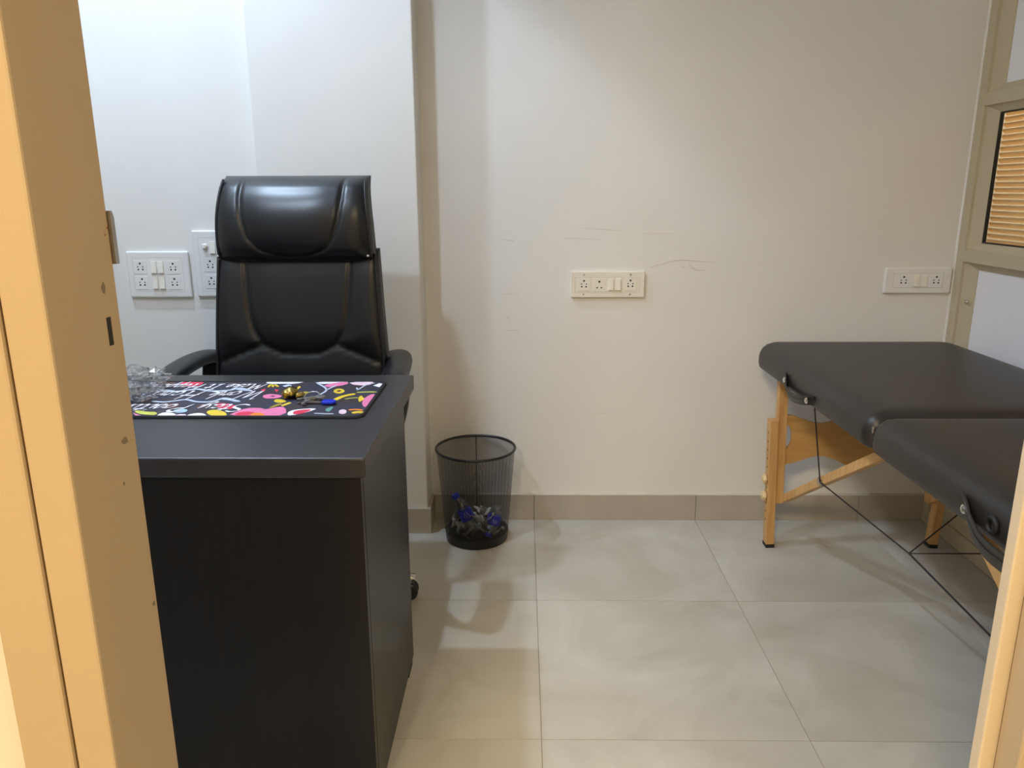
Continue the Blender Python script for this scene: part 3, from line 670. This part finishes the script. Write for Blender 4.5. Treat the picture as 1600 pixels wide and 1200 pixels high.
# ================================================================== office chair
CX, CY = -.648, 2.075
chair = thing('office_chair', 'black leather high-back executive chair behind the desk', 'office chair', (CX, CY, 0))
def seg_dist(px, pz, pl):
    best = 9
    for (ax, az), (bx, bz) in zip(pl, pl[1:]):
        dx, dz = bx-ax, bz-az; L2 = dx*dx+dz*dz
        t = max(0, min(1, ((px-ax)*dx+(pz-az)*dz)/L2)) if L2 else 0
        d = math.hypot(px-ax-dx*t, pz-az-dz*t)
        if d < best: best = d
    return best
def lerp(tab, t):
    # smooth (Catmull-Rom) interpolation through the table
    t = min(max(t, tab[0][0]), tab[-1][0]); n = len(tab)
    for i in range(n-1):
        (a, va), (b, vb) = tab[i], tab[i+1]
        if t <= b:
            s0 = (vb-tab[i-1][1])/(b-tab[i-1][0]) if i > 0 else (vb-va)/(b-a)
            s1 = (tab[i+2][1]-va)/(tab[i+2][0]-a) if i+2 < n else (vb-va)/(b-a)
            h = b-a; u = (t-a)/h
            return va*(2*u**3-3*u*u+1)+s0*h*(u**3-2*u*u+u)+vb*(3*u*u-2*u**3)+s1*h*(u**3-u*u)
    return tab[-1][1]
def pillow(name, z0, z1, hw, yb, T, Tb, seams, inner, nu=84, nv=64, wing=.0, pw=9):
    """padded shell: hw half-width table over z, yb mid-surface table over z, seams = polylines in (s, z)"""
    vs = []; fs = []
    seam_m = [[(s*lerp(hw, z), z) for s, z in pl] for pl in seams]
    cosg = lambda k, n: -math.cos(PI*k/n)
    for side in (-1, 1):
        for j in range(nv+1):
            tt = cosg(j, nv)*.55+(2*j/nv-1)*.45; z = (z0+z1)/2+(z1-z0)/2*tt; w = lerp(hw, z)
            for i in range(nu+1):
                s = cosg(i, nu)*.55+(2*i/nu-1)*.45
                f = max(0, (1-abs(s)**pw)*(1-abs(tt)**pw))**.5
                x = s*w*(1-.0*tt); y = lerp(yb, z)-wing*abs(s)**2.6
                if side < 0:
                    off = T*f
                    d = min(seg_dist(x, z, pl) for pl in seam_m) if seam_m else 9
                    off -= .0085*math.exp(-(d/.0055)**2)*f
                    off += .007*(1-math.exp(-(d/.045)**2))*f
                    if inner: off += inner(s, z)*f
                    y -= off
                else: y += Tb*f
                vs.append((CX+x, y, z))
    W = nu+1; n1 = W*(nv+1)
    for j in range(nv):
        for i in range(nu):
            a = j*W+i
            fs.append((a, a+1, a+W+1, a+W)); fs.append((n1+a, n1+a+W, n1+a+W+1, n1+a+1))
    rim = [i for i in range(W)]+[j*W+nu for j in range(1, nv+1)]+[nv*W+i for i in range(nu-1, -1, -1)]+[j*W for j in range(nv-1, 0, -1)]
    for a, b in zip(rim, rim[1:]+rim[:1]): fs.append((a, n1+a, n1+b, b))
    return MB().add(vs, fs).build(name, 'leather', chair, smooth=True)
def mirror(pl): return [(-s, z) for s, z in pl]
BHW = [(.54, .258), (.70, .256), (.86, .246), (1.04, .234)]
BYB = [(.54, 2.215), (.70, 2.222), (.86, 2.236), (1.04, 2.262)]
uL = [(-.66, 1.035), (-.64, 1.0), (-.615, .93), (-.575, .85), (-.52, .80), (-.42, .762), (-.22, .738), (0, .733)]
low = [(-.42, .762), (-.70, .735), (-1.0, .702)]
back = pillow('backrest', .54, 1.035, BHW, BYB, .050, .045, [uL, mirror(uL), low, mirror(low)], None, wing=.022)
HHW = [(.995, .228), (1.10, .224), (1.20, .214), (1.238, .210)]
HYB = [(.995, 2.232), (1.06, 2.222), (1.14, 2.226), (1.20, 2.250), (1.238, 2.285)]
hL = [(-.69, 1.24), (-.66, 1.18), (-.61, 1.12), (-.53, 1.07), (-.40, 1.035), (-.2, 1.018), (0, 1.014)]
head = pillow('headrest', .998, 1.238, HHW, HYB, .056, .040, [hL, mirror(hL)], lambda s, z: .018*max(0, 1-((z-1.09)/.11)**2)*(1-.85*s*s), wing=.004, pw=7)
for part, hw, yb, T, z0, z1, wg in ((back, BHW, BYB, .034, .56, 1.02, .022), (head, HHW, HYB, .036, 1.012, 1.226, .004)):
    for s in (-.955, .955):
        pts = [(CX+s*lerp(hw, z), lerp(yb, z)-T-wg*.9, z) for z in [z0+(z1-z0)*k/20 for k in range(21)]]
        MB().tube(pts, .0042, 8).build('piping', 'piping', part, smooth=True)
for s in (-1, 1):
    st = MB().lathe([(.0, 0), (.004, 0), (.003, .002), (0, .0025)], 10).build('stud', 'chrome', head, world=False)
    st.rotation_euler = (PI/2, 0, 0); st.location = Vector((CX+s*.212, 2.168, 1.018))-Vector((CX, CY, 0))
# seat
def loft(rings, name, m, par, smooth=True):
    n = len(rings[0]); vs = [v for r in rings for v in r]; fs = []
    for i in range(len(rings)-1):
        for k in range(n): fs.append((i*n+k, i*n+(k+1) % n, (i+1)*n+(k+1) % n, (i+1)*n+k))
    fs += [tuple(range(n-1, -1, -1)), tuple((len(rings)-1)*n+k for k in range(n))]
    return MB().add(vs, fs).build(name, m, par, smooth=smooth)
rings = []
for ins, z in ((.03, .415), (.008, .42), (0, .44), (0, .475), (.008, .498), (.03, .513), (.08, .522)):
    rings.append([(x, y, z) for x, y in rrect(CX-.262+ins, CX+.262-ins, 1.800+ins, 2.235-ins*.4, .09-min(ins, .05), 8)])
loft(rings, 'seat', 'leather', chair, 'auto')
MB().box(CX-.20, CX+.20, 1.85, 2.22, .395, .418).build('seat_pan', 'black_plastic', chair, bevel=.006)
MB().box(CX-.05, CX+.05, 2.20, 2.29, .40, .60).build('back_bracket', 'black_plastic', chair, bevel=.01)
AX = -.024
for s in (-1, 1):
    path = catmull([(CX+AX+s*.250, 2.315, .690), (CX+AX+s*.285, 2.29, .704), (CX+AX+s*.306, 2.22, .706), (CX+AX+s*.314, 2.12, .700), (CX+AX+s*.314, 2.03, .690), (CX+AX+s*.306, 1.965, .668), (CX+AX+s*.300, 1.945, .640)], 6)
    n = len(path); rg = []
    for i, p in enumerate(path):
        u = i/(n-1); tg = (path[min(i+1, n-1)]-path[max(i-1, 0)]).normalized(); sd = tg.cross(Vector((0, 0, 1))).normalized(); nn = sd.cross(tg)
        e = min(1, min(u, 1-u)*7+.25)**.5; w, h_ = .037*e, .020*e
        rg.append([p+sd*w*math.copysign(abs(math.cos(a))**.7, math.cos(a))+nn*h_*math.copysign(abs(math.sin(a))**.8, math.sin(a)) for a in [2*PI*k/16 for k in range(16)]])
    arm = loft(rg, 'armrest', 'leather', chair)
    sup = catmull([(CX+AX+s*.290, 2.29, .690), (CX+AX+s*.300, 2.285, .60), (CX+AX+s*.285, 2.22, .50), (CX+AX+s*.24, 2.12, .41), (CX+AX+s*.285, 1.985, .47), (CX+AX+s*.303, 1.955, .56), (CX+AX+s*.303, 1.955, .645)], 6)
    MB().ribbon(sup, .046, .020, (1, 0, 0)).build('arm_loop', 'black_plastic', arm, bevel=.006)
# pedestal and star base with castors
MB().lathe([(.028, .10), (.028, .26), (.020, .26), (.020, .40)], 20, (CX, CY, 0)).build('gas_column', 'black_plastic', chair, smooth='auto')
MB().lathe([(.05, .075), (.055, .09), (.05, .12), (.03, .13)], 24, (CX, CY, 0)).build('base_hub', 'black_plastic', chair, smooth='auto')
for k in range(5):
    a = math.radians(1.5+72*k); d = Vector((math.cos(a), math.sin(a), 0)); q = Vector((-math.sin(a), math.cos(a), 0)); C0 = Vector((CX, CY, 0))
    rg = []
    for u, w, zt, zb in ((.03, .030, .128, .085), (.12, .026, .122, .085), (.22, .021, .104, .074), (.30, .016, .086, .064), (.325, .008, .078, .066)):
        c = C0+d*u
        rg.append([c+q*w*1.0+Vector((0,0,zb)), c+q*w+Vector((0,0,zt-.010)), c+q*w*.35+Vector((0,0,zt)), c-q*w*.35+Vector((0,0,zt)), c-q*w+Vector((0,0,zt-.010)), c-q*w+Vector((0,0,zb))])
    lg = loft(rg, 'base_leg', 'chrome', chair, 'auto')
    cc = C0+d*.306
    for sgn in (-1, 1):
        vs = []; fs = []; n = 20; pr = [(.006, 0), (.022, 0), (.0265, .004), (.0265, .014), (.022, .018), (.006, .018)]
        ax = q
        for r, h_ in pr:
            for j in range(n):
                b = 2*PI*j/n; vs.append(cc+ax*sgn*(.003+h_)+d*r*math.cos(b)+Vector((0, 0, .0265+r*math.sin(b))))
        for i in range(len(pr)-1):
            for j in range(n): fs.append((i*n+j, i*n+(j+1) % n, (i+1)*n+(j+1) % n, (i+1)*n+j))
        MB().add(vs, fs).build('castor_wheel', 'black_plastic', lg, smooth='auto')
    MB().tube([cc+Vector((0,0,.03)), cc+Vector((0,0,.072))], .006, 8).build('castor_stem', 'steel', lg)

# ================================================================== wire-mesh bin
BX, BY, BR0, BR1, BH = -.163, 2.503, .108, .136, .334
bin_ = thing('waste_bin', 'round black wire-mesh waste bin against the back wall', 'waste bin', (BX, BY, 0))
nu, nv = 72, 8; mb = MB(); mb.uv = []
for j in range(nv+1):
    z = .030+(BH-.034)*j/nv; r = BR0+(BR1-BR0)*z/BH
    for i in range(nu+1):
        a = 2*PI*i/nu+PI/2; mb.v.append((BX+r*math.cos(a), BY+r*math.sin(a), z)); mb.uv.append((i/nu, j/nv))
mb.f = [(j*(nu+1)+i, j*(nu+1)+i+1, (j+1)*(nu+1)+i+1, (j+1)*(nu+1)+i) for j in range(nv) for i in range(nu)]
mb.build('mesh_wall', 'bin_mesh', bin_, smooth=True)
rb = BR0+(BR1-BR0)*.034/BH
MB().lathe([(BR0-.006, .001), (BR0, .003), (rb+.001, .034), (rb-.0015, .034), (BR0-.003, .006), (.0, .006)], 56, (BX, BY, 0), close=False).build('base', 'bin_wire', bin_, smooth='auto')
MB().lathe([(.0, .001), (BR0-.006, .001), (BR0-.006, .004), (0, .004)], 56, (BX, BY, 0), close=False).build('base_plate', 'bin_wire', bin_)
MB().tube([(BX+BR1*math.cos(a), BY+BR1*math.sin(a), BH) for a in [2*PI*k/64 for k in range(64)]], .0048, 10, closed=True).build('rim', 'bin_wire', bin_, smooth=True)
MB().ribbon([(BX+(BR0+(BR1-BR0)*z/BH-.001)*math.cos(1.62), BY+(BR0+(BR1-BR0)*z/BH-.001)*math.sin(1.62), z) for z in (.03, .13, .23, .33)], .003, .001, (1, 0, 0)).build('seam', 'bin_wire', bin_)

def bottle(label, cap_at, base_at, R=.027):
    a, b = Vector(base_at), Vector(cap_at); Lh = (b-a).length; d = (b-a).normalized()
    o = thing('water_bottle', label, 'bottle', base_at, 'bottles in the bin')
    o.rotation_euler = d.to_track_quat('Z', 'Y').to_euler()
    prof = [(.0, .004), (R*.6, 0), (R*.92, .002), (R, .010)]
    nr = 7
    for k in range(nr*2+1): prof.append((R*(1 if k % 2 == 0 else .93), .014+(Lh*.60-.014)*k/(nr*2)))
    prof += [(R*.98, Lh*.66), (R*.80, Lh*.76), (R*.50, Lh*.84), (R*.42, Lh*.88), (R*.42, Lh*.93), (0, Lh*.93)]
    MB().lathe(prof, 24, close=False).build('body', 'bottle', o, smooth=True, world=False)
    lb = MB().lathe([(R*1.015, Lh*.30), (R*1.02, Lh*.31), (R*1.02, Lh*.58), (R*1.015, Lh*.59)], 24, close=False).build('label_band', 'blue', o, smooth=True, world=False)
    mk = MB()
    for r0 in range(4):
        for k in range(5):
            aa = r0*PI/2+k*.16+random.random()*.05; zz = Lh*(.40+.06*(k % 2)); w = .05
            vs = [(R*1.03*math.cos(aa+e), R*1.03*math.sin(aa+e), zz+f) for e in (0, w) for f in (0, Lh*.07)]
            mk.add(vs, [(0, 1, 3, 2)])
    mk.build('label_print', 'label_white', lb, world=False)['kind'] = 'stuff'
    MB().lathe([(R*.5, Lh*.89), (R*.52, Lh*.90), (R*.52, Lh*.985), (R*.46, Lh), (0, Lh)], 20).build('cap', 'blue', o, smooth='auto', world=False)
    return o
bottle('clear water bottle in the bin, blue cap up, leaning left', (-.236, 2.462, .180), (-.166, 2.452, .052), .025)
bottle('clear water bottle in the bin, blue cap down, leaning right', (-.122, 2.445, .030), (-.083, 2.470, .132), .024)
for k in range(24):
    if k == 12: continue
    random.seed(300+k)
    a = 2*PI*random.random(); rr = .070*random.random()**.5; cx, cy = BX+rr*math.cos(a), BY-.018+rr*.8*math.sin(a); cz = .022+.0034*k
    pts = []; ax = random.random()*6; tw = random.uniform(1.5, 3.0); r_ = random.uniform(.012, .026)
    for i in range(15):
        u = i/14*2*PI*random.uniform(.98, 1.0)*.8
        pts.append((cx+r_*math.cos(ax+u)+.010*(i/14-.5), cy+r_*.8*math.sin(ax+u), cz+.012*math.sin(tw*u+ax)+.004*random.random()))
    p = catmull(pts, 2)
    side = [(math.cos(ax+i*.22), math.sin(ax*2+i*.17), .9*math.sin(i*.3+ax)+.25) for i in range(len(p))]
    o = MB().ribbon(p, [.007+.011*math.sin(PI*i/(len(p)-1)) for i in range(len(p))], .0006, side).build('crumpled_scrap', 'scrap' if k % 4 else 'scrap_dark', smooth=True)
    tag(o, 'crumpled strip of grey wrapper lying in the mesh bin', 'rubbish', 'wrapper strips in the bin')

# ================================================================== switchboards
def pins(mb, x, y, z, five=True):
    def hole(cx, cz, r): mb.prism([(cx+r*math.cos(2*PI*k/10), cz+r*math.sin(2*PI*k/10)) for k in range(10)], y-.0002, y+.0006, axis=1)
    def wedge(cx, cz, s): mb.prism([(cx-s*.004, cz), (cx+s*.0035, cz+.0032), (cx+s*.0035, cz-.0026)], y-.0002, y+.0006, axis=1)
    if five:
        hole(x, z+.0125, .0034); hole(x-.0085, z+.0015, .0022); hole(x+.0085, z+.0015, .0022); hole(x-.0075, z-.0075, .0029); hole(x+.0075, z-.0075, .0029)
    else:
        hole(x, z+.0105, .0036); wedge(x-.0085, z-.0105, 1); wedge(x+.0085, z-.0105, -1)
def switchboard(label, x0, x1, z0, z1, Y, depth, inner, mods, screws=(), m='plastic_white', bev=.004):
    o = thing('switchboard', label, 'switchboard', ((x0+x1)/2, Y, z0), 'wall switchboards')
    MB().box(x0, x1, Y-depth, Y, z0, z1).build('cover_plate', m, o, bevel=bev, seg=3)
    ix0, ix1, iz0, iz1 = inner; yf = Y-depth
    gr = MB()
    w = .0011
    for b in ((ix0-w, ix1+w, iz1, iz1+w), (ix0-w, ix1+w, iz0-w, iz0), (ix0-w, ix0, iz0, iz1), (ix1, ix1+w, iz0, iz1)): gr.box(b[0], b[1], yf-.0002, yf+.001, b[2], b[3])
    gr.build('module_groove', 'filler', o)['kind'] = 'stuff'
    for kind, x, z in mods:
        if kind in ('s5', 's3'):
            s = MB().box(x-.0215, x+.0215, yf-.0012, yf+.001, z-.0225, z+.0225).build('socket', m, o, bevel=.0006)
            h = MB(); pins(h, x, yf-.0012, z, kind == 's5'); h.build('pin_holes', 'hole', s)['kind'] = 'stuff'
        elif kind == 'sw':
            MB().box(x-.0112, x+.0112, yf-.001, yf+.001, z-.0225, z+.0225).build('switch_frame', m, o)
            vs = [(x-.0088, yf-.001, z-.020), (x+.0088, yf-.001, z-.020), (x+.0088, yf-.001, z+.020), (x-.0088, yf-.001, z+.020),
                  (x-.0085, yf-.0075, z-.0195), (x+.0085, yf-.0075, z-.0195), (x+.0085, yf-.003, z+.0195), (x-.0085, yf-.003, z+.0195)]
            MB().add(vs, [(3,2,1,0),(4,5,6,7),(0,1,5,4),(1,2,6,5),(2,3,7,6),(3,0,4,7)]).build('rocker', 'plastic_ivory', o, bevel=.0008)
        elif kind == 'kn':
            k = MB().lathe([(.0, 0), (.0088, 0), (.0082, .009), (.006, .012), (0, .0125)], 18).build('regulator_knob', 'plastic_ivory', o, smooth='auto', world=False)
            k.rotation_euler = (PI/2, 0, 0); k.location = Vector((x, yf, z))-o.location
    for x, z in screws:
        MB().prism([(x+.0034*math.cos(2*PI*k/12), z+.0034*math.sin(2*PI*k/12)) for k in range(12)], yf-.0006, yf+.001, axis=1).build('screw', 'steel', o)
    return o
switchboard('ivory switchboard with four screws in the middle of the back wall', .166, .420, .834, .923, YB, .013, (.182, .402, .852, .903),
            [('s5', .211, .879), ('s3', .264, .878), ('sw', .304, .879), ('sw', .3285, .879), ('s5', .371, .880)], [(.211, .912), (.371, .912), (.210, .8445), (.3705, .8445)], 'plastic_ivory', .002)
switchboard('white switchboard in the back wall corner beside the glazed partition', 1.241, 1.470, .845, .935, YB, .012, (1.272, 1.440, .866, .914),
            [('s5', 1.306, .890), ('sw', 1.349, .890), ('sw', 1.3745, .890), ('s5', 1.417, .890)], (), 'plastic_white', .006)
switchboard('wide white switchboard with four sockets and four switches left of the chair', -1.330, -1.119, .846, 1.002, YLEFT, .012, (-1.308, -1.142, .868, .980),
            [('s5', -1.284, .949), ('s5', -1.283, .897), ('sw', -1.238, .949), ('sw', -1.2145, .949), ('sw', -1.238, .897), ('sw', -1.2145, .897), ('s5', -1.1735, .948), ('s5', -1.1735, .897)], (), 'plastic_white', .007)
switchboard('tall white switchboard with a round regulator knob half hidden behind the chair', -1.102, -.945, .848, 1.070, YLEFT, .012, (-1.080, -.966, .868, 1.046),
            [('kn', -1.058, 1.018), ('sw', -1.033, 1.014), ('s5', -.992, 1.014), ('s5', -1.047, .956), ('s5', -.998, .956), ('s5', -1.048, .900), ('s5', -.999, .900)], (), 'plastic_white', .007)
for b in ((-1.334, -1.115, 1.000, 1.006), (-1.116, -1.106, .85, 1.0)): pass

# ================================================================== blind behind the glass
bl = thing('window_blind', 'cream horizontal blind with narrow slats behind the partition glass', 'blind', (XR+.085, 2.16, 1.0))
MB().box(XR+.065, XR+.105, 1.72, 2.60, 1.462, 1.490).build('head_rail', 'aluminium', bl)
first = None; pitch = .0185; nsl = 25
for k in range(nsl):
    z = 1.005+pitch*k
    if first is None:
        prof = [(-.0085+.017*i/6, .0035*math.sin(PI*i/6)) for i in range(7)]
        vs = []; fs = []
        ang = math.radians(62)
        for y in (-.435, .475):
            for side in (0, 1):
                for u, v in (prof if not side else prof):
                    vv = v+(.0006 if side else 0)
                    vs.append((-math.cos(ang)*u-math.sin(ang)*vv, y, -math.sin(ang)*u*-1+math.cos(ang)*vv*0))
        n = 7
        for i in range(n-1):
            fs.append((i, i+1, 2*n+i+1, 2*n+i)); fs.append((n+i, 3*n+i, 3*n+i+1, n+i+1))
        fs += [(0, 2*n, 3*n, n), (n-1, 2*n-1, 4*n-1, 3*n-1)]
        first = MB().add(vs, fs).build('slat', 'blind', bl, smooth=True, world=False)
        o = first
    else:
        o = first.copy(); COL.objects.link(o); o.parent = bl
    o.location = (0, 0, z-1.0)
